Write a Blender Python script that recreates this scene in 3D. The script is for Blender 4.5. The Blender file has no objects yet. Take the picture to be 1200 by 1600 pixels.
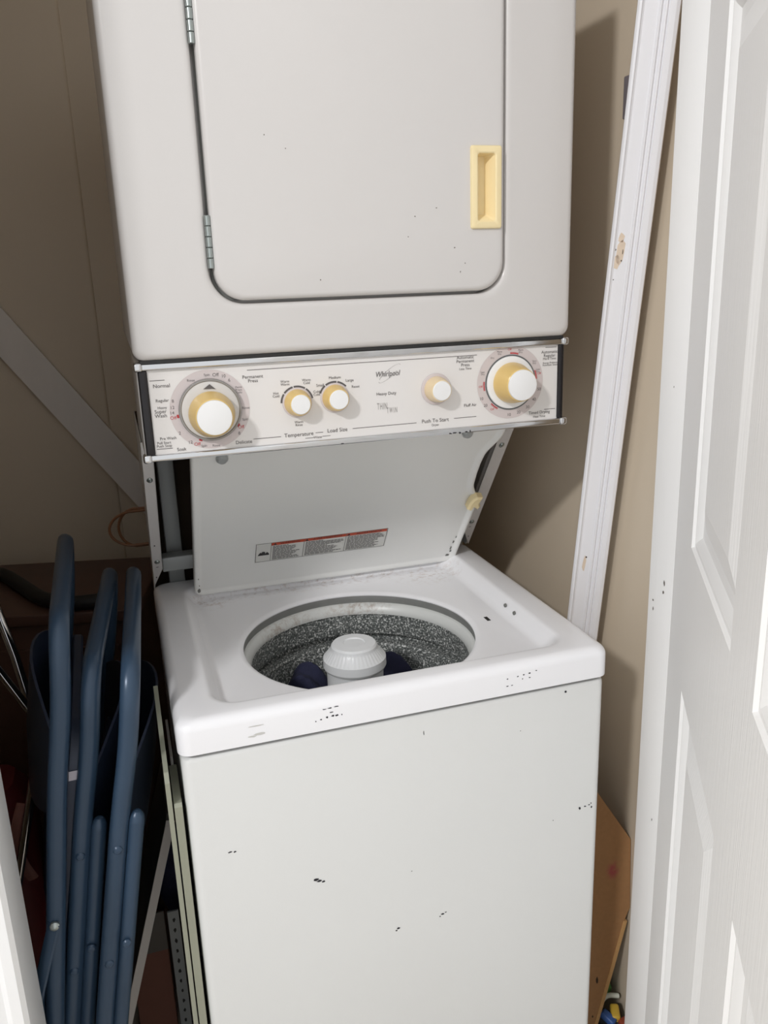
import bpy, bmesh, math, random
from mathutils import Vector, Matrix
random.seed(4)
PI = math.pi
S = bpy.context.scene
C = S.collection

# ------------------------------------------------------------------ camera
def make_camera():
    pitch, yaw, roll = 0.27676, 0.30144, -0.03496
    f = Vector((math.sin(yaw)*math.cos(pitch), math.cos(yaw)*math.cos(pitch), -math.sin(pitch)))
    r = f.cross(Vector((0, 0, 1))).normalized()
    u = r.cross(f)
    c, s = math.cos(roll), math.sin(roll)
    r2 = c*r + s*u
    u2 = -s*r + c*u
    cd = bpy.data.cameras.new('camera')
    cd.sensor_fit = 'VERTICAL'
    cd.sensor_height = 36.0
    cd.lens = 1306.44/1600*36.0
    cd.clip_start = 0.02
    co = bpy.data.objects.new('camera', cd)
    m = Matrix((r2, u2, -f)).transposed().to_4x4()
    m.translation = Vector((-0.0214, -0.9585, 1.4241))
    co.matrix_world = m
    C.objects.link(co)
    S.camera = co
make_camera()

# ------------------------------------------------------------------ light
W = bpy.data.worlds.new('world')
W.use_nodes = True
W.node_tree.nodes['Background'].inputs[0].default_value = (0.985, 0.995, 1.0, 1)
W.node_tree.nodes['Background'].inputs[1].default_value = 0.95
S.world = W
for dx in (-0.10, 0.10):        # the two bulbs of the room's ceiling fitting
    ld = bpy.data.lights.new('ceiling_bulb', 'POINT')
    ld.energy = 122.0
    ld.color = (1.0, 0.99, 0.985)
    ld.shadow_soft_size = 0.09
    lo = bpy.data.objects.new('ceiling_bulb', ld)
    lo.location = (-2.0 + dx, -2.2, 3.1)
    C.objects.link(lo)
S.cycles.max_bounces = 16
S.cycles.diffuse_bounces = 14
S.view_settings.view_transform = 'Standard'
S.view_settings.look = 'None'
S.view_settings.exposure = 0.0
S.view_settings.gamma = 1.0
S.view_settings.use_curve_mapping = False

# ------------------------------------------------------------------ materials
def lin(c):
    o = []
    for v in c:
        v = v/255.0
        o.append(v/12.92 if v <= 0.04045 else ((v+0.055)/1.055)**2.4)
    return (o[0], o[1], o[2], 1.0)

def mat(name, rgb, rough=0.5, metal=0.0, var=0.04, scale=20.0, bump=0.0, bscale=200.0, coat=0.0, stretch=None):
    """procedural principled: slight tone variation and optional fine relief"""
    m = bpy.data.materials.new(name)
    m.use_nodes = True
    nt = m.node_tree
    N, L = nt.nodes, nt.links
    b = N['Principled BSDF']
    b.inputs['Roughness'].default_value = rough
    b.inputs['Metallic'].default_value = metal
    b.inputs['Coat Weight'].default_value = coat
    b.inputs['Coat Roughness'].default_value = 0.08
    tc = N.new('ShaderNodeTexCoord')
    vec = tc.outputs['Object']
    if stretch:
        mp = N.new('ShaderNodeMapping')
        mp.inputs['Scale'].default_value = stretch
        L.new(vec, mp.inputs['Vector'])
        vec = mp.outputs['Vector']
    no = N.new('ShaderNodeTexNoise')
    no.inputs['Scale'].default_value = scale
    no.inputs['Detail'].default_value = 4
    L.new(vec, no.inputs['Vector'])
    mx = N.new('ShaderNodeMix')
    mx.data_type = 'RGBA'
    c = lin(rgb)
    k0, k1 = 1-var, 1+var
    mx.inputs['A'].default_value = (c[0]*k0, c[1]*k0, c[2]*k0, 1)
    mx.inputs['B'].default_value = (min(1, c[0]*k1), min(1, c[1]*k1), min(1, c[2]*k1), 1)
    L.new(no.outputs['Fac'], mx.inputs['Factor'])
    L.new(mx.outputs['Result'], b.inputs['Base Color'])
    m['mix'] = mx.name
    if bump:
        n2 = N.new('ShaderNodeTexNoise')
        n2.inputs['Scale'].default_value = bscale
        n2.inputs['Detail'].default_value = 3
        L.new(vec, n2.inputs['Vector'])
        bp = N.new('ShaderNodeBump')
        bp.inputs['Strength'].default_value = bump
        bp.inputs['Distance'].default_value = 0.002
        L.new(n2.outputs['Fac'], bp.inputs['Height'])
        L.new(bp.outputs['Normal'], b.inputs['Normal'])
    return m

def add_stain(m, rgb, boxes, scale=60, lo=0.5, hi=0.62, amount=0.7):
    """grime with a shape of its own: noise inside soft boxes (cx,cy,cz, rx,ry,rz), object coordinates"""
    nt = m.node_tree
    N, L = nt.nodes, nt.links
    b = N['Principled BSDF']
    src = b.inputs['Base Color'].links[0].from_socket
    tc = N.new('ShaderNodeTexCoord')
    tot = None
    for (cx, cy, cz, rx, ry, rz) in boxes:
        mp = N.new('ShaderNodeMapping')
        mp.vector_type = 'TEXTURE'
        mp.inputs['Location'].default_value = (cx, cy, cz)
        mp.inputs['Scale'].default_value = (rx, ry, rz)
        L.new(tc.outputs['Object'], mp.inputs['Vector'])
        ln = N.new('ShaderNodeVectorMath'); ln.operation = 'LENGTH'
        L.new(mp.outputs['Vector'], ln.inputs[0])
        mr = N.new('ShaderNodeMapRange')
        mr.inputs['From Min'].default_value = 1.0
        mr.inputs['From Max'].default_value = 0.3
        L.new(ln.outputs['Value'], mr.inputs['Value'])
        if tot is None:
            tot = mr.outputs['Result']
        else:
            mxx = N.new('ShaderNodeMath'); mxx.operation = 'MAXIMUM'
            L.new(tot, mxx.inputs[0]); L.new(mr.outputs['Result'], mxx.inputs[1])
            tot = mxx.outputs['Value']
    no = N.new('ShaderNodeTexNoise')
    no.inputs['Scale'].default_value = scale
    no.inputs['Detail'].default_value = 8
    no.inputs['Roughness'].default_value = 0.7
    L.new(tc.outputs['Object'], no.inputs['Vector'])
    mr2 = N.new('ShaderNodeMapRange')
    mr2.inputs['From Min'].default_value = lo
    mr2.inputs['From Max'].default_value = hi
    L.new(no.outputs['Fac'], mr2.inputs['Value'])
    mu = N.new('ShaderNodeMath'); mu.operation = 'MULTIPLY'
    L.new(tot, mu.inputs[0]); L.new(mr2.outputs['Result'], mu.inputs[1])
    mu2 = N.new('ShaderNodeMath'); mu2.operation = 'MULTIPLY'
    mu2.inputs[1].default_value = amount
    L.new(mu.outputs['Value'], mu2.inputs[0])
    mx = N.new('ShaderNodeMix'); mx.data_type = 'RGBA'
    L.new(mu2.outputs['Value'], mx.inputs['Factor'])
    L.new(src, mx.inputs['A'])
    mx.inputs['B'].default_value = lin(rgb)
    L.new(mx.outputs['Result'], b.inputs['Base Color'])

def speckle_mat():
    m = mat('speckled enamel', (60, 62, 62), 0.35)
    nt = m.node_tree; N, L = nt.nodes, nt.links
    b = N['Principled BSDF']
    tc = N.new('ShaderNodeTexCoord')
    no = N.new('ShaderNodeTexNoise')
    no.inputs['Scale'].default_value = 330
    no.inputs['Detail'].default_value = 2
    L.new(tc.outputs['Object'], no.inputs['Vector'])
    cr = N.new('ShaderNodeValToRGB')
    e = cr.color_ramp.elements
    e[0].position = 0.40; e[0].color = lin((84, 88, 87))
    e[1].position = 0.66; e[1].color = lin((235, 236, 234))
    k = cr.color_ramp.elements.new(0.55); k.color = lin((134, 138, 136))
    L.new(no.outputs['Fac'], cr.inputs['Fac'])
    L.new(cr.outputs['Color'], b.inputs['Base Color'])
    return m

M = {}
M['enamel'] = mat('white enamel', (210, 207, 205), 0.22, var=0.012, scale=6, bump=0.03, bscale=420)
M['enamel_top'] = mat('white enamel worktop', (242, 242, 245), 0.24, var=0.015, scale=8, bump=0.03, bscale=420)
add_stain(M['enamel_top'], (150, 112, 80), [(0.30, 0.475, 0.88, 0.33, 0.040, 0.03), (0.50, 0.44, 0.88, 0.09, 0.06, 0.03), (0.09, 0.455, 0.88, 0.05, 0.045, 0.03)], 80, 0.5, 0.74, 0.65)
M['enamel_cab'] = mat('white enamel cabinet', (223, 224, 223), 0.3, var=0.015, scale=5, bump=0.05, bscale=420)
M['enamel_lid'] = mat('white enamel lid underside', (236, 237, 235), 0.35, var=0.02, scale=9)
M['galv'] = mat('painted steel grey', (168, 172, 172), 0.4, 0.2, var=0.05)
M['darkgap'] = mat('dark gasket', (112, 113, 110), 0.6)
M['rear'] = mat('dark brown fibre panel', (64, 50, 38), 0.8, var=0.15)
M['chrome'] = mat('chrome', (215, 216, 218), 0.13, 1.0, var=0.02)
M['zinc'] = mat('zinc plated hinge', (170, 178, 176), 0.3, 0.85, var=0.1, scale=90)
M['blacktrim'] = mat('glossy dark trim', (46, 44, 46), 0.15, 0.5, var=0.1)
M['face'] = mat('white console face', (226, 223, 221), 0.3, var=0.006)
M['ringprint'] = mat('mauve grey print', (206, 196, 195), 0.4, var=0.015)
M['disc'] = mat('clear grey bezel', (208, 205, 202), 0.2, var=0.02)
M['discrim'] = mat('bezel rim grey', (150, 147, 144), 0.25, 0.3)
M['amber'] = mat('yellowed plastic', (222, 190, 120), 0.3, var=0.06, scale=40)
M['amberpale'] = mat('pale yellowed plastic', (228, 206, 168), 0.3, var=0.06, scale=40)
M['ivory'] = mat('ivory plastic', (240, 222, 176), 0.32, var=0.04, scale=50)
M['cap'] = mat('white plastic cap', (236, 236, 236), 0.22, var=0.01)
M['ink'] = mat('grey ink', (92, 88, 88), 0.5)
M['inkred'] = mat('red ink', (186, 52, 56), 0.5)
M['inkorange'] = mat('orange red ink', (196, 74, 40), 0.5)
M['inkblack'] = mat('black ink', (36, 36, 36), 0.5)
M['paper'] = mat('label paper', (222, 222, 218), 0.5)
M['speckle'] = speckle_mat()
M['ring'] = mat('white tub ring plastic', (214, 216, 214), 0.35, var=0.03)
add_stain(M['ring'], (140, 112, 90), [(0.21, 0.36, 0.845, 0.09, 0.07, 0.02), (0.35, 0.39, 0.85, 0.10, 0.03, 0.02)], 110, 0.46, 0.66, 0.65)
M['agit'] = mat('white agitator plastic', (226, 228, 230), 0.32, var=0.02)
M['navycloth'] = mat('navy cotton', (34, 36, 62), 0.9, var=0.3, scale=60, bump=0.5, bscale=500)
M['chip'] = mat('chipped dark steel', (34, 32, 40), 0.6)
M['beige'] = mat('beige wall paint', (212, 198, 178), 0.62, var=0.02, scale=4, bump=0.08, bscale=350)
M['ceil'] = mat('white ceiling paint', (215, 212, 205), 0.8)
M['floor'] = mat('light beige carpet', (182, 174, 163), 0.9, var=0.1, scale=90, bump=0.6, bscale=500)
M['whitepaint'] = mat('white gloss paint', (242, 242, 242), 0.35, var=0.012, scale=8, bump=0.06, bscale=160, stretch=(1, 1, 0.08))
M['whitewood'] = mat('white door skin', (242, 242, 242), 0.38, var=0.012, scale=10, bump=0.25, bscale=240, stretch=(1, 1, 0.05))
M['trimwood'] = mat('white fluted casing paint', (236, 236, 240), 0.34, var=0.02, scale=12, bump=0.08, bscale=90)
M['greywood'] = mat('whitewashed board', (226, 220, 214), 0.6, var=0.06, scale=30, bump=0.2, bscale=120, stretch=(1, 1, 0.2))
M['barewood'] = mat('bare wood patch', (222, 204, 184), 0.7, var=0.1, scale=90)
M['chair'] = mat('blue grey enamelled steel', (50, 70, 92), 0.32, 0.15, var=0.1, scale=14)
M['chairpan'] = mat('navy grey steel pan', (38, 48, 68), 0.4, 0.1, var=0.12, scale=10)
M['sticker'] = mat('worn paper sticker', (190, 186, 196), 0.5)
M['darkwood'] = mat('dark brown wood', (86, 60, 50), 0.5, var=0.2, scale=16, stretch=(0.2, 1, 1))
M['black'] = mat('black rubber', (16, 15, 17), 0.6)
M['copper'] = mat('brown lead insulation', (150, 104, 72), 0.4, var=0.05)
M['osb'] = mat('orange brown hardboard', (168, 128, 88), 0.6, var=0.12, scale=120)
add_stain(M['osb'], (170, 70, 84), [(0.708, 0.11, 0.405, 0.015, 0.06, 0.022)], 40, 0.35, 0.5, 0.8)
M['osbedge'] = mat('hardboard edge', (200, 160, 108), 0.7, var=0.15, scale=150)
M['red'] = mat('dark red fabric', (104, 30, 32), 0.6, var=0.15)
M['pinkstripe'] = mat('dusty pink stripe', (170, 120, 112), 0.6)
M['carton'] = mat('brown carton', (126, 84, 70), 0.8, var=0.08)
M['taupe'] = mat('grey taupe laminate', (104, 98, 92), 0.55, var=0.06)
M['offwhite'] = mat('off white edge band', (236, 230, 224), 0.5, var=0.04)
M['sage'] = mat('pale sage metal', (150, 152, 136), 0.4, 0.1, var=0.05)
M['greyplate'] = mat('grey violet metal plate', (140, 134, 142), 0.45, 0.3)
for k_, rgb_ in dict(toygreen=(70, 128, 62), toyyellow=(206, 172, 66), toyblue=(54, 92, 158), toywhite=(214, 220, 210), toyred=(150, 70, 50)).items():
    M[k_] = mat(k_, rgb_, 0.4)
M['darkcloth'] = mat('charcoal cloth', (62, 64, 68), 0.9, var=0.2, bump=0.3)

# ------------------------------------------------------------------ builders
def obj(name, bm, m, parent=None, smooth=True, angle=35):
    bmesh.ops.remove_doubles(bm, verts=bm.verts, dist=1e-6)
    bmesh.ops.recalc_face_normals(bm, faces=bm.faces)
    me = bpy.data.meshes.new(name)
    bm.to_mesh(me)
    bm.free()
    me.materials.append(m)
    if smooth:
        for p in me.polygons:
            p.use_smooth = True
        me.set_sharp_from_angle(angle=math.radians(angle))
    o = bpy.data.objects.new(name, me)
    C.objects.link(o)
    if parent:
        o.parent = parent
    return o

def thing(name, label, cat, loc=(0, 0, 0), rot=(0, 0, 0), group=None):
    o = bpy.data.objects.new(name, None)
    o.empty_display_size = 0.05
    o.location = loc
    o.rotation_euler = rot
    C.objects.link(o)
    return tag(o, label, cat, group)

def tag(o, label, cat, group=None):
    o['label'] = label
    o['category'] = cat
    if group:
        o['group'] = group
    return o

def struct(o):
    o['kind'] = 'structure'
    return o

def NB():
    return bmesh.new()

def box(bm, x0, x1, y0, y1, z0, z1, bev=0.0):
    r = bmesh.ops.create_cube(bm, size=1)
    vs = r['verts']
    for v in vs:
        v.co = Vector((x0 + (v.co.x+.5)*(x1-x0), y0 + (v.co.y+.5)*(y1-y0), z0 + (v.co.z+.5)*(z1-z0)))
    if bev > 0:
        es = list({e for v in vs for e in v.link_edges})
        bmesh.ops.bevel(bm, geom=es, offset=bev, segments=3, affect='EDGES', profile=0.5)

def loft(bm, loops, cap0=False, cap1=False, closed=True):
    L = [[bm.verts.new(Vector(p)) for p in lp] for lp in loops]
    n = len(L[0])
    for a, b in zip(L[:-1], L[1:]):
        for i in range(n if closed else n-1):
            j = (i+1) % n
            try:
                bm.faces.new((a[i], a[j], b[j], b[i]))
            except ValueError:
                pass
    if cap0:
        bm.faces.new(L[0])
    if cap1:
        bm.faces.new(L[-1])

def rr(x0, x1, z0, z1, r, n=12):
    """rounded rectangle, 4*(n+1) points"""
    pts = []
    for cx, cz, a0 in ((x1-r, z1-r, 0), (x0+r, z1-r, 90), (x0+r, z0+r, 180), (x1-r, z0+r, 270)):
        for i in range(n+1):
            a = math.radians(a0 + 90*i/n)
            pts.append((cx + r*math.cos(a), cz + r*math.sin(a)))
    return pts

def circ(cx, cy, r, N):
    return [(cx + r*math.cos(2*PI*(i+.5)/N), cy + r*math.sin(2*PI*(i+.5)/N)) for i in range(N)]

def lathe(bm, prof, N=48, frame=None, cap0=False, cap1=False, wob=None):
    """prof: (radius, height); frame maps (x,y,h) to world"""
    loops = []
    for k, (r, h) in enumerate(prof):
        lp = []
        for i in range(N):
            a = 2*PI*i/N
            q = r*(wob(a, k) if wob else 1)
            p = Vector((q*math.cos(a), q*math.sin(a), h))
            lp.append(frame(p) if frame else p)
        loops.append(lp)
    loft(bm, loops, cap0, cap1)

def fillet(pts, r, n=6):
    P = [Vector(p) for p in pts]
    out = [P[0]]
    for a, b, c in zip(P[:-2], P[1:-1], P[2:]):
        d0 = (a-b); d1 = (c-b)
        k = min(r, d0.length*.49, d1.length*.49)
        s = b + d0.normalized()*k
        e = b + d1.normalized()*k
        for i in range(n+1):
            t = i/n
            out.append((1-t)**2*s + 2*t*(1-t)*b + t*t*e)
    out.append(P[-1])
    return out

def tube(bm, pts, rad, seg=10, flat=1.0):
    P = [Vector(p) for p in pts]
    loops = []
    up = None
    for i, p in enumerate(P):
        t = (P[min(i+1, len(P)-1)] - P[max(i-1, 0)]).normalized()
        if up is None:
            up = t.cross(Vector((0.31, 0.2, 0.93)))
            if up.length < 1e-3:
                up = t.cross(Vector((1, 0, 0)))
        up = (up - t*up.dot(t)).normalized()
        w = t.cross(up)
        loops.append([p + rad*(math.cos(2*PI*k/seg)*up + flat*math.sin(2*PI*k/seg)*w) for k in range(seg)])
    loft(bm, loops, True, True)

def inset(poly, d):
    """move a closed 2D outline (counter-clockwise) inwards by d"""
    n = len(poly)
    out = []
    for i in range(n):
        a, b, c = poly[i-1], poly[i], poly[(i+1) % n]
        t0 = Vector((b[0]-a[0], b[1]-a[1])); t1 = Vector((c[0]-b[0], c[1]-b[1]))
        if t0.length < 1e-9: t0 = t1
        if t1.length < 1e-9: t1 = t0
        t0.normalize(); t1.normalize()
        n0 = Vector((-t0.y, t0.x)); n1 = Vector((-t1.y, t1.x))
        m = (n0+n1)
        k = max(0.5, 1+n0.dot(n1))
        m = m/k
        out.append((b[0]+m.x*d, b[1]+m.y*d))
    return out

def slab(bm, pts2, frame, t0, t1, bev=0.0):
    """extruded outline; frame(u,v,h)"""
    if bev:
        a = inset(pts2, bev)
        loft(bm, [[frame(u, v, t0) for u, v in a], [frame(u, v, t0+bev) for u, v in pts2],
                  [frame(u, v, t1-bev) for u, v in pts2], [frame(u, v, t1) for u, v in a]], True, True)
    else:
        loft(bm, [[frame(u, v, t0) for u, v in pts2], [frame(u, v, t1) for u, v in pts2]], True, True)

deps = None
def text_into(bm, s, size, place, align='CENTER', shear=0.0, sx=1.0, spacing=1.0):
    """flat lettering: place(u, v) gives the 3D point of a text-space point"""
    cu = bpy.data.curves.new('t', 'FONT')
    cu.body = s
    cu.size = size
    cu.align_x = align
    cu.align_y = 'CENTER'
    cu.shear = shear
    cu.space_character = spacing
    cu.space_line = 0.85
    cu.resolution_u = 3
    o = bpy.data.objects.new('t', cu)
    C.objects.link(o)
    bpy.context.view_layer.update()
    dg = bpy.context.evaluated_depsgraph_get()
    me = bpy.data.meshes.new_from_object(o.evaluated_get(dg))
    vs = [bm.verts.new(place(v.co.x*sx, v.co.y)) for v in me.vertices]
    for p in me.polygons:
        try:
            bm.faces.new([vs[i] for i in p.vertices])
        except ValueError:
            pass
    bpy.data.objects.remove(o)
    bpy.data.curves.remove(cu)
    bpy.data.meshes.remove(me)

def flecks(bm, place, spots):
    """little ragged paint chips (u, v, ru, rv)"""
    for (u, v, ru, rv) in spots:
        n = 9
        k = random.random()*6
        bm.faces.new([bm.verts.new(place(u + ru*math.cos(2*PI*i/n+k)*random.uniform(.5, 1.1),
                                         v + rv*math.sin(2*PI*i/n+k)*random.uniform(.5, 1.1))) for i in range(n)])

# ------------------------------------------------------------------ the setting
BACK, RIGHT = 0.95, 0.745
bm = NB(); box(bm, -1.6, 1.9, -2.6, 1.1, -0.06, 0.0); struct(obj('floor', bm, M['floor'], smooth=False))
bm = NB(); box(bm, -0.9, -0.047, BACK, BACK+0.1, 0, 2.6, 0.007); box(bm, -0.052, 0.9, BACK+0.008, BACK+0.1, 0, 2.6)
struct(obj('wall_back', bm, M['beige']))
bm = NB(); box(bm, RIGHT, RIGHT+0.1, -0.05, BACK+0.02, 0, 2.6); struct(obj('wall_right', bm, M['beige'], smooth=False))
bm = NB(); box(bm, -0.85, -0.75, -0.12, BACK+0.02, 0, 2.6); struct(obj('wall_left', bm, M['beige'], smooth=False))
bm = NB(); box(bm, -0.9, 0.9, -0.12, 1.1, 2.6, 2.66); struct(obj('ceiling', bm, M['ceil'], smooth=False))
bm = NB(); box(bm, -1.6, -0.222, -0.10, -0.005, 0, 2.6); box(bm, 0.69, 1.9, -0.053, -0.001, 0, 2.6); box(bm, -0.222, 0.69, -0.10, -0.005, 2.32, 2.6)
struct(obj('wall_front', bm, M['beige'], smooth=False))
# right jamb, left jamb and casing
bm = NB(); box(bm, 0.67, 0.69, -0.054, 0.0, 0, 2.32, 0.0015); struct(obj('trim_1', bm, M['whitepaint']))
bm = NB(); box(bm, -0.222, -0.203, -0.105, 0.0, 0, 2.32, 0.0015); struct(obj('trim_2', bm, M['whitepaint']))
bm = NB()
prof = [(-0.198, -0.100), (-0.198, -0.113), (-0.203, -0.118), (-0.214, -0.118), (-0.220, -0.114), (-0.238, -0.117), (-0.252, -0.120), (-0.262, -0.120), (-0.262, -0.100)]
loft(bm, [[(x, y, 0.0) for x, y in prof], [(x, y, 2.38) for x, y in prof]], True, True)
struct(obj('trim_3', bm, M['whitepaint'], angle=20))
bm = NB(); flecks(bm, lambda u, v: Vector((0.6697, u, v)), [(-0.035, 0.998, .0018, .006), (-0.034, 0.984, .002, .003), (-0.012, 0.965, .002, .002), (-0.013, 0.952, .0015, .004), (-0.04, 0.62, .001, .003), (-0.03, 1.27, .001, .002)])
o = obj('paint_chips', bm, M['taupe'], None, False); o.parent = bpy.data.objects['trim_1']

# the panelled door, swung into the room from the right jamb
ang = math.radians(31)
dd = Vector((-math.sin(ang), -math.cos(ang), 0))
dn = Vector((-math.cos(ang), math.sin(ang), 0))       # towards the closet
H0 = Vector((0.67, -0.0535, 0)) + 0.002*dd
def dp(s, z, h):
    return H0 + s*dd + h*dn + Vector((0, 0, z))
DW, DT, DH = 0.93, 0.035, 2.04
cols = [(0.156, 0.437), (0.539, 0.80)]
rows = [(0.23, 0.925), (1.108, 1.675), (1.78, 1.93)]
bm = NB()
ss = sorted({0, DW, *[v for c in cols for v in c]})
zs = sorted({0.008, DH, *[v for c in rows for v in c]})
for i in range(len(ss)-1):
    for j in range(len(zs)-1):
        if (ss[i], ss[i+1]) in cols and (zs[j], zs[j+1]) in rows:
            continue
        bm.faces.new([bm.verts.new(dp(s, z, 0)) for s, z in ((ss[i], zs[j]), (ss[i+1], zs[j]), (ss[i+1], zs[j+1]), (ss[i], zs[j+1]))])
for f in (lambda: [dp(0, 0.008, 0), dp(DW, 0.008, 0), dp(DW, 0.008, -DT), dp(0, 0.008, -DT)],
          lambda: [dp(0, DH, 0), dp(DW, DH, 0), dp(DW, DH, -DT), dp(0, DH, -DT)],
          lambda: [dp(0, 0.008, 0), dp(0, DH, 0), dp(0, DH, -DT), dp(0, 0.008, -DT)],
          lambda: [dp(DW, 0.008, 0), dp(DW, DH, 0), dp(DW, DH, -DT), dp(DW, 0.008, -DT)],
          lambda: [dp(0, 0.008, -DT), dp(DW, 0.008, -DT), dp(DW, DH, -DT), dp(0, DH, -DT)]):
    bm.faces.new([bm.verts.new(p) for p in f()])
door = struct(obj('door_1', bm, M['whitewood'], smooth=False))
for (s0, s1) in cols:
    for (z0, z1) in rows:
        bm = NB()
        def rect(i, h):
            return [dp(s, z, h) for s, z in ((s0+i, z0+i), (s1-i, z0+i), (s1-i, z1-i), (s0+i, z1-i))]
        loft(bm, [rect(0, 0), rect(0.003, -0.0035), rect(0.007, -0.0035), rect(0.012, -0.0055), rect(0.018, -0.0095), rect(0.022, -0.010)])
        obj('panel_moulding', bm, M['whitepaint'], door, angle=18)
        bm = NB()
        loft(bm, [rect(0.022, -0.010), rect(0.030, -0.010), rect(0.062, -0.003), rect(0.066, -0.003)], False, True)
        obj('panel', bm, M['whitewood'], door, angle=8)

# ------------------------------------------------------------------ laundry centre
WD, D = 0.606, 0.62
lc = thing('laundry_center', 'tall white stacked washer and dryer with an open washer lid and a dial control panel', 'washer dryer')

# washer cabinet
bm = NB()
lp = lambda ins, z: [(x, y, z) for x, y in rr(0+ins, WD-ins, 0.002+ins, D-ins, 0.012, 8)]
loft(bm, [lp(0, 0.0), lp(0, 0.840), lp(0.0008, 0.8445), lp(0.003, 0.8470), lp(0.006, 0.848), lp(0.012, 0.848)], True, False)
obj('washer_cabinet', bm, M['enamel_cab'], lc)
bm = NB(); loft(bm, [lp(0.011, 0.8478), lp(0.006, 0.8478), lp(0.006, 0.8524), lp(0.011, 0.8524), lp(0.011, 0.8478)]); obj('cabinet_seam', bm, M['darkgap'], lc, False)
bm = NB()
FR = lambda u, v: Vector((u, 0.0016, v))
def fleck_px(*a): return a
flecks(bm, FR, [(0.049, 0.700, .004, .0012), (0.055, 0.699, .002, .0015), (0.160, 0.625, .005, .0022), (0.165, 0.622, .004, .002), (0.171, 0.6195, .003, .0018),
                (0.277, 0.508, .003, .0018), (0.274, 0.505, .002, .0015), (0.346, 0.512, .003, .0015), (0.342, 0.509, .0018, .0012), (0.351, 0.514, .0015, .001),
                (0.571, 0.637, .0022, .003), (0.580, 0.638, .002, .0014), (0.587, 0.639, .002, .0014), (0.591, 0.634, .0014, .0024), (0.590, 0.641, .001, .002),
                (0.323, 0.818, .0006, .004), (0.541, 0.838, .0022, .0022), (0.526, 0.627, .001, .001), (0.30, 0.60, .001, .0008), (0.47, 0.79, .0007, .001)])
obj('paint_chips', bm, M['chip'], lc, False)

# washer top with its basin and tub opening
ZT, ZF = 0.900, 0.876
bm = NB()
n = 24; NN = 4*(n+1)
def wt(ins, z, r): return [(x, y, z) for x, y in rr(-0.003+ins, WD+0.003-ins, -0.004+ins, 0.532-ins, max(r, 0.004), n)]
TL = [wt(0.004, 0.8522, 0.016), wt(0.0, 0.8545, 0.018), wt(0.0, ZT-0.014, 0.018)]
for k in range(1, 7):
    a = PI/2*k/6
    TL.append(wt(0.014*(1-math.cos(a)), ZT-0.014+0.014*math.sin(a), 0.018))
def bas(ins, z, r): return [(x, y, z) for x, y in rr(0.046+ins, 0.560-ins, 0.030+ins*1.15, 0.486-ins*.6, r, n)]
TL += [bas(-0.004, ZT, 0.040), bas(0.0, ZT-0.0006, 0.038), bas(0.004, ZT-0.003, 0.036), bas(0.014, ZF+0.007, 0.03), bas(0.019, ZF+0.002, 0.028), bas(0.026, ZF, 0.026)]
HC = (0.298, 0.222)
def hol(r, z): return [(x, y, z) for x, y in circ(HC[0], HC[1], r, NN)]
TL += [hol(0.191, ZF), hol(0.186, ZF-0.0012), hol(0.1825, ZF-0.004), hol(0.1826, ZF-0.006), hol(0.186, ZF-0.0065)]
loft(bm, TL, False, False)
obj('washer_top', bm, M['enamel_top'], lc, angle=50)
bm = NB()
FT = lambda u, v: Vector((u, -0.0043, v))
flecks(bm, FT, [(0.185, 0.885, .003, .0008), (0.193, 0.8855, .004, .0009), (0.201, 0.886, .004, .0008), (0.194, 0.879, .0035, .001), (0.173, 0.870, .001, .0014), (0.180, 0.8715, .0014, .0012),
                (0.188, 0.873, .002, .0016), (0.196, 0.8735, .0025, .0016), (0.201, 0.8735, .003, .0014), (0.208, 0.873, .001, .0012),
                (0.446, 0.879, .0014, .0012), (0.462, 0.880, .0016, .001), (0.471, 0.881, .0016, .0012), (0.480, 0.882, .002, .0016), (0.490, 0.884, .002, .0008), (0.469, 0.875, .001, .001), (0.480, 0.875, .0016, .001), (0.446, 0.868, .002, .0008), (0.453, 0.868, .002, .0007)])
FZ = lambda u, v: Vector((u, v, ZF+0.0003))
obj('paint_chips', bm, M['chip'], lc, False)
bm = NB(); box(bm, 0.5075, 0.5135, 0.196, 0.212, ZF-0.002, ZF+0.0004); obj('latch_slot', bm, M['inkblack'], lc, False)
for (x, y, z) in ((0.5475, 0.215, 0.8895), (0.5475, 0.182, 0.8885)):
    bm = NB(); lathe(bm, [(0.0001, .0016), (.0018, .0015), (.0030, .0008), (.0034, -0.002)], 16, lambda p, c=(x, y, z): Vector((c[0]-p.z, c[1]+p.x, c[2]+p.y)))
    obj('screw', bm, M['darkgap'], lc)
bm = NB(); flecks(bm, lambda u, v: Vector((u, -0.0044, v)), [(0.095, 0.880, .014, .0012), (0.10, 0.868, .012, .002), (0.09, 0.866, .006, .0016)])
obj('scuff', bm, mat('pale grey scuff', (202, 201, 198), 0.4), lc, False)

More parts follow.
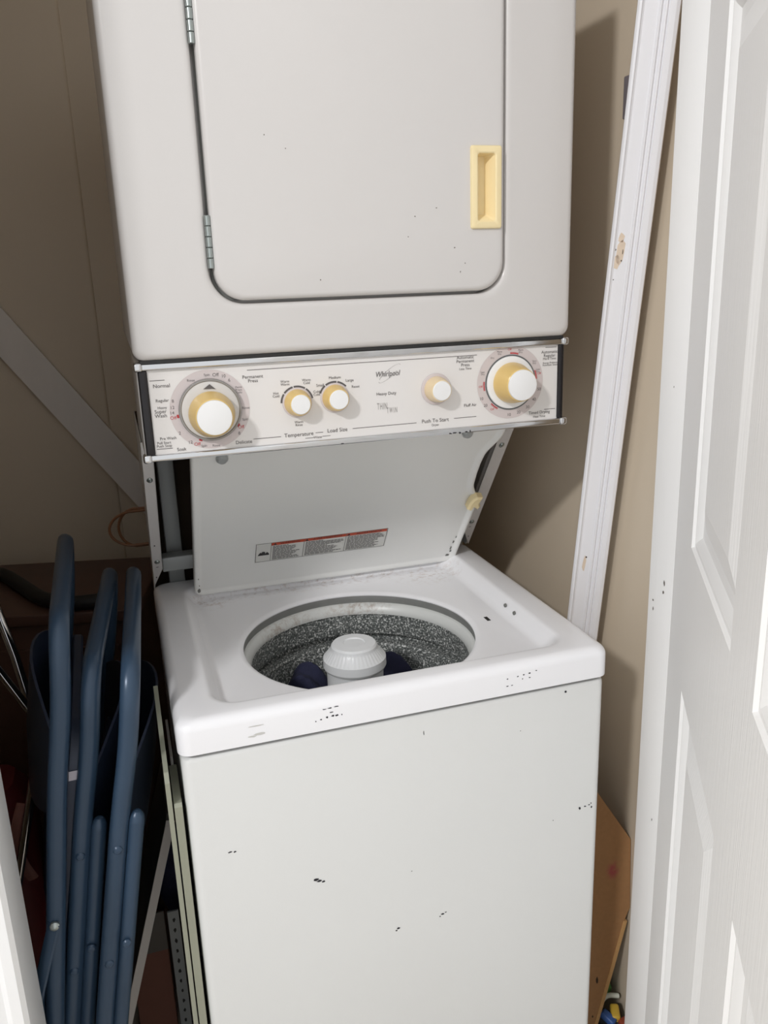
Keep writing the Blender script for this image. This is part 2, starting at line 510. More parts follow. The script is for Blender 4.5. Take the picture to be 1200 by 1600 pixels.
# tub ring, basket, agitator
def fr_at(cx, cy): return lambda p: Vector((cx+p.x, cy+p.y, p.z))
bm = NB()
lathe(bm, [(0.194, 0.835), (0.194, 0.853), (0.190, 0.8565), (0.184, 0.8570), (0.1795, 0.8555), (0.1765, 0.852), (0.1735, 0.8465), (0.1722, 0.8415), (0.1726, 0.8385), (0.1765, 0.8375), (0.188, 0.8375)], 96, fr_at(*HC))
obj('tub_ring', bm, M['ring'], lc)
bm = NB()
lathe(bm, [(0.1765, 0.8385), (0.1765, 0.8010), (0.1775, 0.7990), (0.195, 0.7980), (0.195, 0.7830), (0.1745, 0.7820), (0.1728, 0.7800), (0.172, 0.62), (0.165, 0.50), (0.15, 0.47), (0.02, 0.465)], 96, fr_at(*HC), False, True)
bk = obj('wash_basket', bm, M['speckle'], lc)
bm = NB(); lathe(bm, [(0.1845, ZF-0.0045), (0.1835, ZF-0.0065), (0.1832, ZF-0.014), (0.1838, ZF-0.0195), (0.190, ZF-0.0198)], 96, fr_at(*HC))  # separate grey band just below the rim of the deck opening
gk = obj('tub_opening_band', bm, mat('mottled grey band', (128, 129, 127), 0.55, var=0.12, scale=40), lc); gk['label'] = 'grey ring under the opening'
AC = (0.288, 0.222)
bm = NB()
ridg = lambda a, k: 1.0 + (0.012*math.cos(44*a) if k in (6, 7) else 0)
lathe(bm, [(0.001, 0.8640), (0.016, 0.8638), (0.0175, 0.8655), (0.034, 0.8645), (0.0365, 0.8615), (0.0375, 0.857), (0.040, 0.8535), (0.0475, 0.8435), (0.0500, 0.8415), (0.0505, 0.8285), (0.0485, 0.8245), (0.0455, 0.8235)], 176, fr_at(*AC), True, False, ridg)
obj('agitator_cap', bm, M['agit'], lc, angle=25)
bm = NB()
lathe(bm, [(0.0455, 0.8245), (0.0450, 0.80), (0.047, 0.70), (0.052, 0.58), (0.09, 0.50), (0.12, 0.47)], 64, fr_at(*AC))
for k in range(4):
    a = PI/2*k+0.5
    R = Matrix.Rotation(a, 4, 'Z')
    b2 = NB(); box(b2, 0.038, 0.058, -0.004, 0.004, 0.5, 0.795, 0.003)
    b2.transform(Matrix.Translation((AC[0], AC[1], 0)) @ R)
    me = bpy.data.meshes.new('tmp'); b2.to_mesh(me); b2.free(); bm.from_mesh(me); bpy.data.meshes.remove(me)
obj('agitator_shaft', bm, M['agit'], lc)
# laundry left in the drum
def lump(name, c, rad, hz, seed, m):
    bm = NB()
    bmesh.ops.create_icosphere(bm, subdivisions=4, radius=1)
    rnd = random.Random(seed)
    ph = [(rnd.uniform(3, 7), rnd.uniform(3, 7), rnd.uniform(0, 6), rnd.uniform(2, 6)) for _ in range(6)]
    for v in bm.verts:
        k = 1
        for (a, b, p, q) in ph:
            k += 0.05*math.sin(a*v.co.x + b*v.co.y + p + q*v.co.z)
        v.co = Vector((c[0]+v.co.x*rad*k, c[1]+v.co.y*rad*k, c[2]+v.co.z*hz*k))
    return obj(name, bm, m)
tag(lump('garment', (0.232, 0.322, 0.690), 0.046, 0.100, 3, M['navycloth']), 'crumpled navy garment lying in the wash drum left of the white agitator', 'clothes')
tag(lump('garment', (0.372, 0.300, 0.685), 0.047, 0.100, 9, M['navycloth']), 'crumpled navy garment in the wash drum right of the white agitator', 'clothes')

# lid, leaning up towards the control panel
LO = Vector((0, 0.470, 0.888)); EB = Vector((0, -0.6, 0.8)); EN = Vector((0, -0.8, -0.6))
def lf(u, v, h): return LO + Vector((u, 0, 0)) + v*EB + h*EN
out = []
def arc(cx, cy, r, a0, a1, n=6):
    return [(cx + r*math.cos(math.radians(a0+(a1-a0)*i/n)), cy + r*math.sin(math.radians(a0+(a1-a0)*i/n))) for i in range(n+1)]
out += arc(0.083, 0.017, 0.017, 180, 270)
out += arc(0.544, 0.017, 0.017, 270, 360)
out += [(0.5615, 0.06), (0.5625, 0.12), (0.563, 0.160)]
for i in range(9):      # wavy finger notch
    t = i/8
    out.append((0.563 - 0.020*(0.5-0.5*math.cos(PI*t)), 0.175 + 0.062*t))
out += [(0.5415, 0.262), (0.5415, 0.285)]
for i in range(9):
    t = i/8
    out.append((0.5425 + 0.0215*(0.5-0.5*math.cos(PI*t)), 0.300 + 0.058*t))
out += [(0.5645, 0.372)]
out += arc(0.5475, 0.393, 0.017, 0, 90)
out += arc(0.083, 0.393, 0.017, 90, 180)
bm = NB()
loft(bm, [[lf(u, v, -0.016) for u, v in inset(out, 0.004)], [lf(u, v, -0.013) for u, v in out], [lf(u, v, 0.001) for u, v in out],
          [lf(u, v, 0.0032) for u, v in inset(out, 0.0010)], [lf(u, v, 0.0040) for u, v in inset(out, 0.0035)], [lf(u, v, 0.0036) for u, v in inset(out, 0.0065)],
          [lf(u, v, 0.0012) for u, v in inset(out, 0.0105)], [lf(u, v, 0.0) for u, v in inset(out, 0.013)], [lf(u, v, 0.0) for u, v in inset(out, 0.0145)]], True, True)
lid = obj('washer_lid', bm, M['enamel_lid'], lc, angle=60)
for (u, v) in ((0.111, 0.358), (0.498, 0.363)):
    bm = NB(); lathe(bm, [(0.0001, .008), (.006, .0075), (.0088, .004), (.009, -0.001)], 20, lambda p, a=u, b=v: lf(a+p.x, b+p.y, p.z))
    obj('rubber_bumper', bm, M['galv'], lid)
bm = NB()
cl = [(0.540, 0.176), (0.549, 0.170), (0.552, 0.180), (0.561, 0.172), (0.564, 0.182), (0.560, 0.190), (0.563, 0.205), (0.552, 0.208), (0.545, 0.203), (0.541, 0.192)]
slab(bm, cl, lf, 0.0, 0.017, 0.003)
clip = obj('lid_switch_clip', bm, M['ivory'], lid); clip['label'] = 'ivory plastic clip on the lid edge'
bm = NB(); flecks(bm, lambda u, v: lf(u, v, 0.0042), [(0.0735, 0.018, .003, .008), (0.074, 0.034, .0012, .003), (0.0725, 0.055, .001, .003)])
flecks(bm, lambda u, v: lf(u, v, 0.0006), [(0.543, 0.018, .004, .005), (0.545, 0.040, .002, .008), (0.546, 0.060, .002, .006), (0.547, 0.030, .002, .005), (0.548, 0.075, .0012, .004)])
obj('rust_chips', bm, M['darkgap'], lid, False)
# warning label
LA, LB = (0.170, 0.405), (0.078, 0.131)
bm = NB(); slab(bm, [(LA[0], LB[0]), (LA[1], LB[0]), (LA[1], LB[1]), (LA[0], LB[1])], lf, 0.0002, 0.0006)
lab = obj('warning_label', bm, M['paper'], lid, False); lab['label'] = 'white sticker with an orange warning band'
bm = NB()
def rect2(bm, u0, u1, v0, v1, h): bm.faces.new([bm.verts.new(lf(u, v, h)) for u, v in ((u0, v0), (u1, v0), (u1, v1), (u0, v1))])
cu_ = [0.1965, 0.254, 0.329, 0.404]
for a, b in zip(cu_[:-1], cu_[1:]):
    rect2(bm, a+0.0004, b-0.0004, 0.1225, 0.1305, 0.0008)
o = obj('label_band', bm, M['inkorange'], lid, False)
bm = NB()
rnd = random.Random(7)
for a, b in zip(cu_[:-1], cu_[1:]):
    rect2(bm, a-0.0005, a+0.0003, LB[0]+.001, LB[1]-.001, 0.0009)
    for k in range(11):
        v = 0.1195 - k*0.0037
        w = (b-a-0.006)*(rnd.uniform(0.75, 1.0) if k % 4 else rnd.uniform(0.35, 0.9))
        u = a+0.003
        while u < a+0.003+w:        # broken grey lines of small print
            l = rnd.uniform(0.003, 0.009)
            rect2(bm, u, min(u+l, a+0.003+w), v-0.0010, v+0.0010, 0.0009)
            u += l+0.0009
for e in ((LA[0], LA[1], LB[0], LB[0]+.0009), (LA[0], LA[1], LB[1]-.0009, LB[1]), (LA[0], LA[0]+.0009, LB[0], LB[1]), (LA[1]-.0009, LA[1], LB[0], LB[1])):
    rect2(bm, *e, 0.0009)
obj('label_print', bm, M['ink'], lid, False)
bm = NB()
for s, a, b in (('WARNING', cu_[0], cu_[1]), ('AVERTISSEMENT', cu_[1], cu_[2]), ('ADVERTENCIA', cu_[2], cu_[3])):
    text_into(bm, s, 0.0075, lambda u, v, c=(a+b)/2+0.004: lf(c+u, 0.1264+v, 0.0010), sx=0.95)
    c0 = (a+b)/2 - (0.022 if s == 'WARNING' else 0.033)
    bm.faces.new([bm.verts.new(lf(c0+u, 0.1262+v, 0.0010)) for u, v in ((-.003, -.0026), (.003, -.0026), (0, .003))])
hand = [(-.009, -.006), (.011, -.006), (.010, -.001), (.007, .003), (.004, -.001), (.003, .004), (-.001, .005), (-.003, .001), (-.004, .0035), (-.006, .001), (-.008, -.003)]
bm.faces.new([bm.verts.new(lf(0.183+u, 0.103+v, 0.0010)) for u, v in hand])
obj('label_lettering', bm, M['inkblack'], lid, False)

# side brackets that carry the dryer, and the frame behind
def brk_line(z): return 0.502 - (z-0.905)*0.222/0.2977        # front edge of a bracket (y at z)
def side_panel(x0, x1):
    bm = NB()
    pts = [(0.512, 0.9005), (brk_line(0.93), 0.93), (brk_line(1.2027), 1.2027), (0.61, 1.2027), (0.61, 0.8485), (0.534, 0.8485), (0.534, 0.9005)]
    loft(bm, [[(x0, y, z) for y, z in pts], [(x1, y, z) for y, z in pts]], True, True)
    return obj('side_bracket', bm, M['enamel_cab'], lc, False)
bl = side_panel(0.0, 0.0016)
br = side_panel(WD-0.0016, WD)
def flange(par, xo, xi):
    bm = NB()
    w = xi-xo
    pts = [(xo, 0.903), (xo, 1.203), (xi, 1.203), (xi, 0.945)]
    fr = lambda u, v, h: Vector((u, brk_line(v)+h, v))
    loft(bm, [[fr(u, v, -0.001) for u, v in pts], [fr(u, v, 0.0008) for u, v in pts]], True, True)
    # folded lip
    loft(bm, [[fr(xi, v, -0.001) for v in (0.945, 1.203)] + [fr(xi, v, 0.012) for v in (1.203, 0.945)],
              [fr(xi-0.001*math.copysign(1, w), v, -0.001) for v in (0.945, 1.203)] + [fr(xi-0.001*math.copysign(1, w), v, 0.012) for v in (1.203, 0.945)]], True, True)
    f = obj('bracket_flange', bm, M['enamel'], par, False)
    for v in (0.962, 1.135):
        bm = NB(); lathe(bm, [(0.0001, .004), (.0025, .0037), (.0042, .002), (.0048, 0), (.0052, -0.0004)], 16, lambda p, a=(xo+xi)/2, b=v: fr(a+p.x, b+p.y, -0.001-p.z))
        s = obj('screw', bm, M['zinc'], par)
    bm = NB(); flecks(bm, lambda a, b: fr(a, b, -0.0014), [((xo+xi)/2, 0.950, .003, .001), ((xo+xi)/2-.002, 1.0, .0016, .002), ((xo*.7+xi*.3), 0.925, .0012, .002)])
    obj('paint_chips', bm, M['chip'], par, False)
flange(bl, 0.0, 0.0165)
flange(br, WD, WD-0.0225)
bm = NB(); box(bm, 0.017, WD-0.0225, 0.488, 0.520, 0.932, 0.958, 0.002); obj('cross_bar', bm, M['galv'], lc)
bm = NB(); box(bm, 0.028, 0.056, 0.536, 0.57, 0.8485, 1.2025, 0.002); obj('rear_post', bm, M['galv'], lc)
bm = NB(); box(bm, 0.55, 0.578, 0.536, 0.57, 0.8485, 1.2025, 0.002); obj('rear_post', bm, M['galv'], lc)
bm = NB(); box(bm, 0.0018, WD-0.0018, 0.600, 0.606, 0.8485, 1.2025); obj('rear_panel', bm, M['rear'], lc, False)

# ---------------- control panel
YF = 0.1390
Z0, Z1 = 1.2027, 1.3272
bm = NB(); box(bm, 0.002, 0.604, YF+0.004, 0.40, Z0+0.002, Z1-0.001, 0.002)
cp = obj('control_panel', bm, M['enamel'], lc)
bm = NB(); box(bm, 0.010, 0.594, YF, YF+0.006, Z0+0.006, Z1-0.006); obj('panel_face', bm, M['face'], cp, False)
bm = NB()
def bar(bm, x0, x1, z0, z1, y0):
    box(bm, x0, x1, y0, YF+0.012, z0, z1, min(0.0025, (z1-z0)*.3, (x1-x0)*.3))
bar(bm, 0.0, 0.606, Z1-0.0095, Z1, YF-0.005); obj('chrome_trim', bm, M['chrome'], cp)
bm = NB(); bar(bm, 0.0, 0.606, Z0-0.001, Z0+0.0078, YF-0.005); obj('chrome_trim', bm, M['chrome'], cp)
bm = NB(); bar(bm, 0.0035, 0.0150, Z0+0.0072, Z1-0.009, YF-0.0035); o = obj('side_trim', bm, M['blacktrim'], cp); o['label'] = 'dark glossy end strip'
bm = NB(); bar(bm, 0.5925, 0.6015, Z0+0.0072, Z1-0.009, YF-0.0035); o = obj('side_trim', bm, M['blacktrim'], cp); o['label'] = 'dark glossy end strip'
for x in (0.0045, 0.6015):
    for z in (Z0+0.0035, Z1-0.0045):
        bm = NB(); box(bm, x-0.0055, x+0.0055, YF-0.0075, YF+0.01, z-0.0055, z+0.0055, 0.003); obj('corner_cap', bm, M['chrome'], cp)
def pf(u, v, h=0.0): return Vector((u, YF-h, v))
def fr_face(cx, cz): return lambda p: Vector((cx+p.x, YF-p.z, cz+p.y))
def ring2(bm, cx, cz, r0, r1, a0, a1, h, n=24):
    loft(bm, [[pf(cx+r*math.cos(math.radians(a0+(a1-a0)*i/n)), cz+r*math.sin(math.radians(a0+(a1-a0)*i/n)), h) for i in range(n+1)] for r in (r0, r1)], closed=False)
d1, d2 = (0.089, 1.2635), (0.517, 1.2685)
for d_, r_ in ((d1, 0.0512), (d2, 0.0520)):
    bm = NB(); ring2(bm, *d_, 0.030, r_, 0, 360, 0.0004, 96); obj('dial_print', bm, M['ringprint'], cp, False)
# left timer dial
bm = NB(); lathe(bm, [(0.0402, 0.0004), (0.0402, 0.006), (0.0393, 0.0072), (0.0378, 0.0074), (0.0368, 0.0066)], 72, fr_face(*d1)); obj('dial_rim', bm, M['discrim'], cp)
bm = NB(); lathe(bm, [(0.0001, 0.0085), (0.024, 0.0085), (0.032, 0.0078), (0.0368, 0.0062), (0.0370, 0.0006)], 72, fr_face(*d1), True); obj('dial_disc', bm, M['disc'], cp)
def big_knob(d, rs, rt, h0, h1):
    bm = NB(); lathe(bm, [(rs*0.97, h0), (rs, h0+0.001), (rs*0.99, h0+0.008), (rt*1.07, h1-0.006), (rt*1.02, h1-0.001), (rt*0.97, h1)], 64, fr_face(*d), True, True); k = obj('timer_knob', bm, M['amber'], cp)
    bm = NB(); lathe(bm, [(rt*0.965, h1-0.0005), (rt*0.965, h1+0.0008), (rt*0.94, h1+0.0024), (rt*0.85, h1+0.0030), (0.0001, h1+0.0034)], 64, fr_face(*d)); obj('knob_cap', bm, M['cap'], cp)
big_knob((d1[0]+0.0005, d1[1]-0.0050), 0.0295, 0.0230, 0.008, 0.040)
bm = NB(); bm.faces.new([bm.verts.new(pf(d1[0]+u, d1[1]+v, 0.0092)) for u, v in ((-0.0035, 0.0275), (0.0035, 0.0275), (0.0085, 0.0265), (0.001, 0.0335), (-0.0075, 0.0275))]); obj('dial_arrow', bm, M['ink'], cp, False)
# right dryer dial
bm = NB(); lathe(bm, [(0.0395, 0.0004), (0.0395, 0.0014), (0.0385, 0.0016), (0.0375, 0.0014)], 72, fr_face(*d2)); obj('dial_rim', bm, mat('slate grey ring', (96, 98, 98), 0.3), cp)
bm = NB(); lathe(bm, [(0.0001, 0.004), (0.034, 0.004), (0.0370, 0.003), (0.0378, 0.0006)], 72, fr_face(*d2), True); obj('dial_disc', bm, M['cap'], cp)
big_knob(d2, 0.0290, 0.0225, 0.004, 0.038)
# small knobs
def small_knob(d, rs, rt, h, base, name, m):
    bm = NB(); lathe(bm, [(base, 0.0003), (base, 0.0016), (base-0.0012, 0.0022), (rs*0.8, 0.0022)], 48, fr_face(*d)); obj('knob_base', bm, M['ringprint'], cp)
    bm = NB(); lathe(bm, [(rs, 0.0016), (rs, 0.0020), (rs*0.97, 0.006), (rt*1.25, h*0.5), (rt*1.08, h-0.003), (rt*1.05, h-0.0005), (rt*0.95, h)], 48, fr_face(*d), False, True); obj(name, bm, m, cp)
    bm = NB(); lathe(bm, [(rt*0.96, h-0.0005), (rt*0.97, h+0.0006), (rt*0.9, h+0.0018), (0.0001, h+0.0022)], 48, fr_face(*d)); obj('knob_cap', bm, M['cap'], cp)
k1, k2, k3 = (0.2040, 1.2635), (0.2560, 1.2660), (0.4022, 1.2672)
small_knob(k1, 0.0180, 0.0135, 0.022, 0.0200, 'temperature_knob', M['amber'])
small_knob(k2, 0.0180, 0.0135, 0.022, 0.0200, 'load_knob', M['amber'])
small_knob(k3, 0.0180, 0.0140, 0.023, 0.0220, 'start_button', M['amberpale'])
bm = NB()
for a in ((178, 145), (141, 104), (100, 58), (54, 12)):
    ring2(bm, *k1, 0.0204, 0.0226, a[0], a[1], 0.0005, 10)
for a in ((160, 128), (124, 82), (78, 42)):
    ring2(bm, *k2, 0.0204, 0.0226, a[0], a[1], 0.0005, 10)
# lettering
def T(s, x, z, size=0.0058, align='CENTER', **k):
    text_into(bm, s, size, lambda u, v: pf(x+u, z+v, 0.0006), align, **k)
def hl(x0, x1, z, t=0.00035):
    bm.faces.new([bm.verts.new(pf(u, v, 0.0005)) for u, v in ((x0, z-t), (x1, z-t), (x1, z+t), (x0, z+t))])
SM = 0.0046
T('Normal', 0.0310, 1.2978, 0.0068); T('Regular', 0.0300, 1.2793, 0.0054); T('Heavy', 0.0290, 1.2702, SM); T('Super\nWash', 0.0265, 1.2627, 0.0064)
T('8', 0.0430, 1.2775); T('12', 0.0414, 1.2694); T('14', 0.0405, 1.2625); T('2', 0.0477, 1.2357); T('12', 0.0600, 1.2228)
T('Pre Wash', 0.0325, 1.2304, 0.0052); T('Pull Start\nPush Stop', 0.0268, 1.2230, 0.0048); T('Soak', 0.0480, 1.2146, 0.0062)
T('Spin', 0.0770, 1.2166, SM); T('Rinse', 0.0926, 1.2156, SM); T('Delicate', 0.1290, 1.2168, 0.0066); T('8', 0.1239, 1.2290)
T('Spin', 0.1330, 1.2469, SM); T('Rinse', 0.1350, 1.2619, SM); T('Perm\nPress\nKnits', 0.1277, 1.2860, 0.0040); T('6', 0.1164, 1.2992); T('10', 0.1095, 1.3050)
T('Off', 0.0995, 1.3072, 0.0062); T('Spin', 0.0885, 1.3080, SM); T('Rinse', 0.0679, 1.3022, SM); T('Permanent\nPress', 0.1470, 1.2990, 0.0062)
T('Hot\nCold', 0.1759, 1.2758, SM); T('Warm\nWarm', 0.1890, 1.2905, SM); T('Warm\nCold', 0.2180, 1.2905, SM); T('Cold\nCold', 0.2310, 1.2740, SM); T('Warm\nRinse', 0.2044, 1.2352, SM)
T('Small', 0.2363, 1.2841, 0.0052); T('Medium', 0.2570, 1.2930, 0.0052); T('Large', 0.2775, 1.2880, 0.0052); T('Reset', 0.2855, 1.2790, 0.0050)
T('Temperature', 0.2035, 1.2202, 0.0075); T('Load Size', 0.2571, 1.2216, 0.0075); T('Water', 0.2297, 1.2143, SM)
T('Heavy Duty', 0.3290, 1.2662, 0.0060)
T('Push To Start', 0.4004, 1.2228, 0.0074); T('Dryer', 0.4003, 1.2165, SM)
T('Automatic\nPermanent\nPress', 0.4470, 1.3030, 0.0062); T('Less Time', 0.4470, 1.2925, SM); T('Fluff Air', 0.4540, 1.2404, 0.0060)
T('Automatic\nRegular', 0.5790, 1.3055, 0.0062); T('More Time', 0.5790, 1.2985, SM); T('Energy Preferred\nAutomatic Setting', 0.5810, 1.2910, 0.0036)
T('Timed Drying', 0.5640, 1.2212, 0.0062); T('Heat Time', 0.5640, 1.2152, SM)
T('50', 0.5631, 1.2553, 0.0062); T('40', 0.5551, 1.2410, 0.0062); T('30', 0.5449, 1.2305, 0.0062); T('20', 0.5305, 1.2241, 0.0062); T('10', 0.5151, 1.2216, 0.0062)
T('20', 0.4780, 1.2380, 0.0060); T('10', 0.4715, 1.2480, 0.0060)
hl(0.017, 0.0355, 1.3050); hl(0.017, 0.0370, 1.2174); hl(0.1403, 0.4648, 1.3105); hl(0.1418, 0.1790, 1.2196); hl(0.2265, 0.2370, 1.2206); hl(0.2790, 0.3720, 1.2219)
hl(0.4290, 0.4634, 1.2235); hl(0.5723, 0.5900, 1.3147); hl(0.5721, 0.5900, 1.2250); hl(0.2120, 0.2240, 1.2143, 0.0003); hl(0.2360, 0.2470, 1.2150, 0.0003)
for a, s in ((112, 'More\nDry'), (128, 'Dry'), (70, 'More\nDry'), (35, 'Very\nDry'), (18, 'Less\nDry'), (160, 'Less\nDry')):
    T(s, d2[0]+0.0462*math.cos(math.radians(a)), d2[1]+0.0462*math.sin(math.radians(a)), 0.0036)
obj('lettering', bm, M['ink'], cp, False)
bm = NB()
for x, z in ((0.0415, 1.2560), (0.0685, 1.2195), (0.1268, 1.2372)):
    T('Off', x, z, 0.0062)
for a in (92, 184, 12, 232):
    T('Off', d2[0]+0.0468*math.cos(math.radians(a)), d2[1]+0.0468*math.sin(math.radians(a)), 0.0044)
for a in (82, 184, 12, 232):
    ring2(bm, *d2, 0.0405, 0.0420, a-9, a+9, 0.0006, 10)
    ring2(bm, *d2, 0.0425, 0.0430, a-9, a+9, 0.0006, 10)
for a in (188, 248, 326):
    ring2(bm, *d1, 0.0405, 0.0432, a-3, a+3, 0.0006, 6)
obj('red_lettering', bm, M['inkred'], cp, False)
# maker's script with its oval swoosh, and the thin stacked wordmark
bm = NB()
text_into(bm, 'Whirlpool', 0.0105, lambda u, v: pf(0.3315+u, 1.2930+v+0.02*u, 0.0007), shear=0.22, sx=0.80)
for r0, r1, a0, a1 in ((1.0, 1.03, 20, 175), (1.0, 1.03, 200, 330)):
    loft(bm, [[pf(0.3345 + 0.020*r*math.cos(math.radians(a0+(a1-a0)*i/20))*0.75 + 0.0045*math.sin(math.radians(a0+(a1-a0)*i/20)),
                  1.2935 + 0.0085*r*math.sin(math.radians(a0+(a1-a0)*i/20)) + 0.0085*math.cos(math.radians(a0+(a1-a0)*i/20)), 0.0006) for i in range(21)] for r in (r0, r1)], closed=False)
obj('script_lettering', bm, M['ink'], cp, False)
bm = NB()
text_into(bm, 'THIN', 0.0130, lambda u, v: pf(0.3225+u, 1.2488+v, 0.0006), sx=0.42, spacing=1.25)
text_into(bm, 'TWIN', 0.0110, lambda u, v: pf(0.3365+u, 1.2425+v, 0.0006), sx=0.42, spacing=1.45)
obj('wordmark', bm, mat('pale grey ink', (160, 156, 154), 0.5), cp, False)
bm = NB()
flecks(bm, lambda u, v: pf(u, v, 0.0054), [(0.421, 1.2030, .003, .001), (0.428, 1.2034, .004, .001), (0.436, 1.2028, .002, .0016), (0.446, 1.2036, .003, .0008), (0.262, 1.2030, .003, .0008), (0.452, 1.2038, .001, .002)])
obj('paint_chips', bm, M['chip'], cp, False)

# ---------------- dryer
YD = 0.1273
DZ0, DZ1 = 1.3302, 1.86
n = 12
def dl(ins, y): return [(x, y, z) for x, z in rr(ins, WD-ins, DZ0+ins, DZ1-ins, 0.014, n)]
bm = NB()
L = [dl(0, D), dl(0, YD+0.011)]
for k in range(1, 7):
    a = PI/2*k/6
    L.append(dl(0.010*(1-math.cos(a)), YD+0.011-0.011*math.sin(a)))
ox0, ox1, oz0, oz1 = 0.1015, 0.5012, 1.3945, 1.800
def ol(ins, y): return [(x, y, z) for x, z in rr(ox0+ins, ox1-ins, oz0+ins, oz1-ins, 0.042, n)]
L += [ol(-0.014, YD), ol(-0.009, YD-0.0005), ol(-0.005, YD-0.0005), ol(-0.0015, YD+0.0008), ol(0, YD+0.004), ol(0.0005, YD+0.020)]
loft(bm, L, True, True)
obj('dryer_cabinet', bm, M['enamel'], lc, angle=50)
bm = NB(); box(bm, ox0+0.004, ox1-0.004, YD+0.0135, YD+0.0155, oz0+0.004, oz1-0.004); obj('door_gasket', bm, M['darkgap'], lc, False)
bm = NB(); box(bm, 0.008, WD-0.008, YD+0.006, YD+0.2, Z1-0.0008, DZ0+0.0004); obj('dark_gap', bm, M['inkblack'], lc, False)
# door slab with pull recess
dx0, dx1, dz0, dz1 = 0.1075, 0.4978, 1.3985, 1.796
def dlp(ins, y): return [(x, y, z) for x, z in rr(dx0+ins, dx1-ins, dz0+ins, dz1-ins, 0.037, n)]
hx0, hx1, hz0, hz1 = 0.4490, 0.4910, 1.479, 1.580
def hl2(ins, y): return [(x, y, z) for x, z in rr(hx0+ins, hx1-ins, hz0+ins, hz1-ins, 0.003, n)]
bm = NB()
L = [dlp(0, YD+0.012), dlp(0, YD-0.000)]
for k in range(1, 6):
    a = PI/2*k/5
    L.append(dlp(0.007*(1-math.cos(a)), YD-0.007*math.sin(a)))
YH = YD-0.007
L += [hl2(0.003, YH), hl2(0.004, YH+0.018)]
loft(bm, L, False, True)
dr = obj('dryer_door', bm, M['enamel'], lc, angle=50)
bm = NB()
loft(bm, [hl2(-0.001, YH+0.0005), hl2(-0.001, YH-0.002), hl2(0.000, YH-0.0038), hl2(0.0015, YH-0.0045), hl2(0.0070, YH-0.0045), hl2(0.0085, YH-0.0035),
          [(x, YH+0.0155, z) for x, z in rr(hx0+0.0105, hx1-0.016, hz0+0.018, hz1-0.0105, 0.002, n)]], False, True)
h = obj('door_pull', bm, M['ivory'], dr, angle=30); h['label'] = 'ivory recessed pull'
for z in (1.464, 1.712):
    for k in range(5):
        zz = z-0.026+k*0.0125
        bm = NB(); lathe(bm, [(0.0001, 0), (0.0032, 0), (0.0038, 0.0006), (0.0038, 0.0112), (0.0032, 0.0119), (0.0001, 0.0119)], 18, lambda p, b=zz: Vector((0.1042+p.x, YD-0.0022+p.y, b+p.z)))
        obj('hinge_knuckle', bm, M['zinc'], dr)
bm = NB()
FD = lambda u, v: Vector((u, YH-0.0002, v))
flecks(bm, FD, [(0.40, 1.505, .0012, .001), (0.37, 1.495, .001, .001), (0.425, 1.455, .0013, .001), (0.36, 1.47, .0008, .001), (0.44, 1.40+.035, .001, .001), (0.18, 1.59, .001, .001), (0.205, 1.575, .0008, .0008), (0.24, 1.42, .0012, .001), (0.433, 1.424, .0008, .0014)])
obj('specks', bm, M['taupe'], dr, False)

# ------------------------------------------------------------------ leaning white casing, right of the machine
A0 = Vector((0.703, 0.347, 0.0)); A1 = Vector((0.699, 0.0863, 1.7516))
ax = (A1-A0).normalized()
A2 = A0 + ax*2.12
wv = Vector((0.86, -0.51, 0)); wv = (wv - ax*wv.dot(ax)).normalized()
nv = wv.cross(ax).normalized()
if nv.y > 0: nv = -nv
cs = [(-0.033, -0.008), (-0.033, 0.003), (-0.030, 0.006), (-0.0265, 0.0065), (-0.0245, 0.0045), (-0.022, 0.0035), (-0.002, 0.0035), (0.0, 0.0045), (0.0015, 0.0065), (0.004, 0.0065), (0.0055, 0.0045), (0.0085, 0.0040), (0.0095, 0.0065), (0.0125, 0.0075), (0.0150, 0.0055), (0.0165, 0.0075), (0.026, 0.0085), (0.0315, 0.0075), (0.033, 0.004), (0.033, -0.008)]
cas = thing('door_casing', 'long white fluted door casing leaning upright between the machine and right wall', 'trim board')
bm = NB()
loft(bm, [[A0 + ax*t + 0.82*u*wv + h*nv for u, h in cs] for t in (0.0, 2.06)], True, True)
obj('moulding', bm, M['trimwood'], cas, angle=18)
bm = NB()
flecks(bm, lambda u, v: A0+ax*v+u*wv+0.0037*nv, [(-0.012, 1.46, .007, .018), (-0.016, 1.445, .006, .012), (-0.013, 1.478, .005, .008)])
flecks(bm, lambda u, v: A0+ax*v+u*wv+0.0037*nv, [(-0.010, 0.955, .004, .016)])
o = obj('bare_patch', bm, M['barewood'], cas, False); o['label'] = 'patches where the paint has come off'
bm = NB()
flecks(bm, lambda u, v: A0+ax*v+u*wv+0.0040*nv, [(-0.009, 1.447, .0012, .0014), (-0.0085, 1.459, .0008, .004), (-0.019, 1.462, .0012, .002), (-0.022, 1.437, .0008, .002), (-0.008, 0.968, .0016, .0022), (-0.017, 1.42, .001, .001)])
obj('nail_hole', bm, M['rear'], cas, False)
bm = NB(); box(bm, RIGHT-0.012, RIGHT+0.001, 0.185, 0.215, 1.632, 1.690, 0.002)
tag(obj('wall_plate', bm, M['greyplate']), 'small grey metal plate fixed to the right wall behind the fluted casing', 'plate')

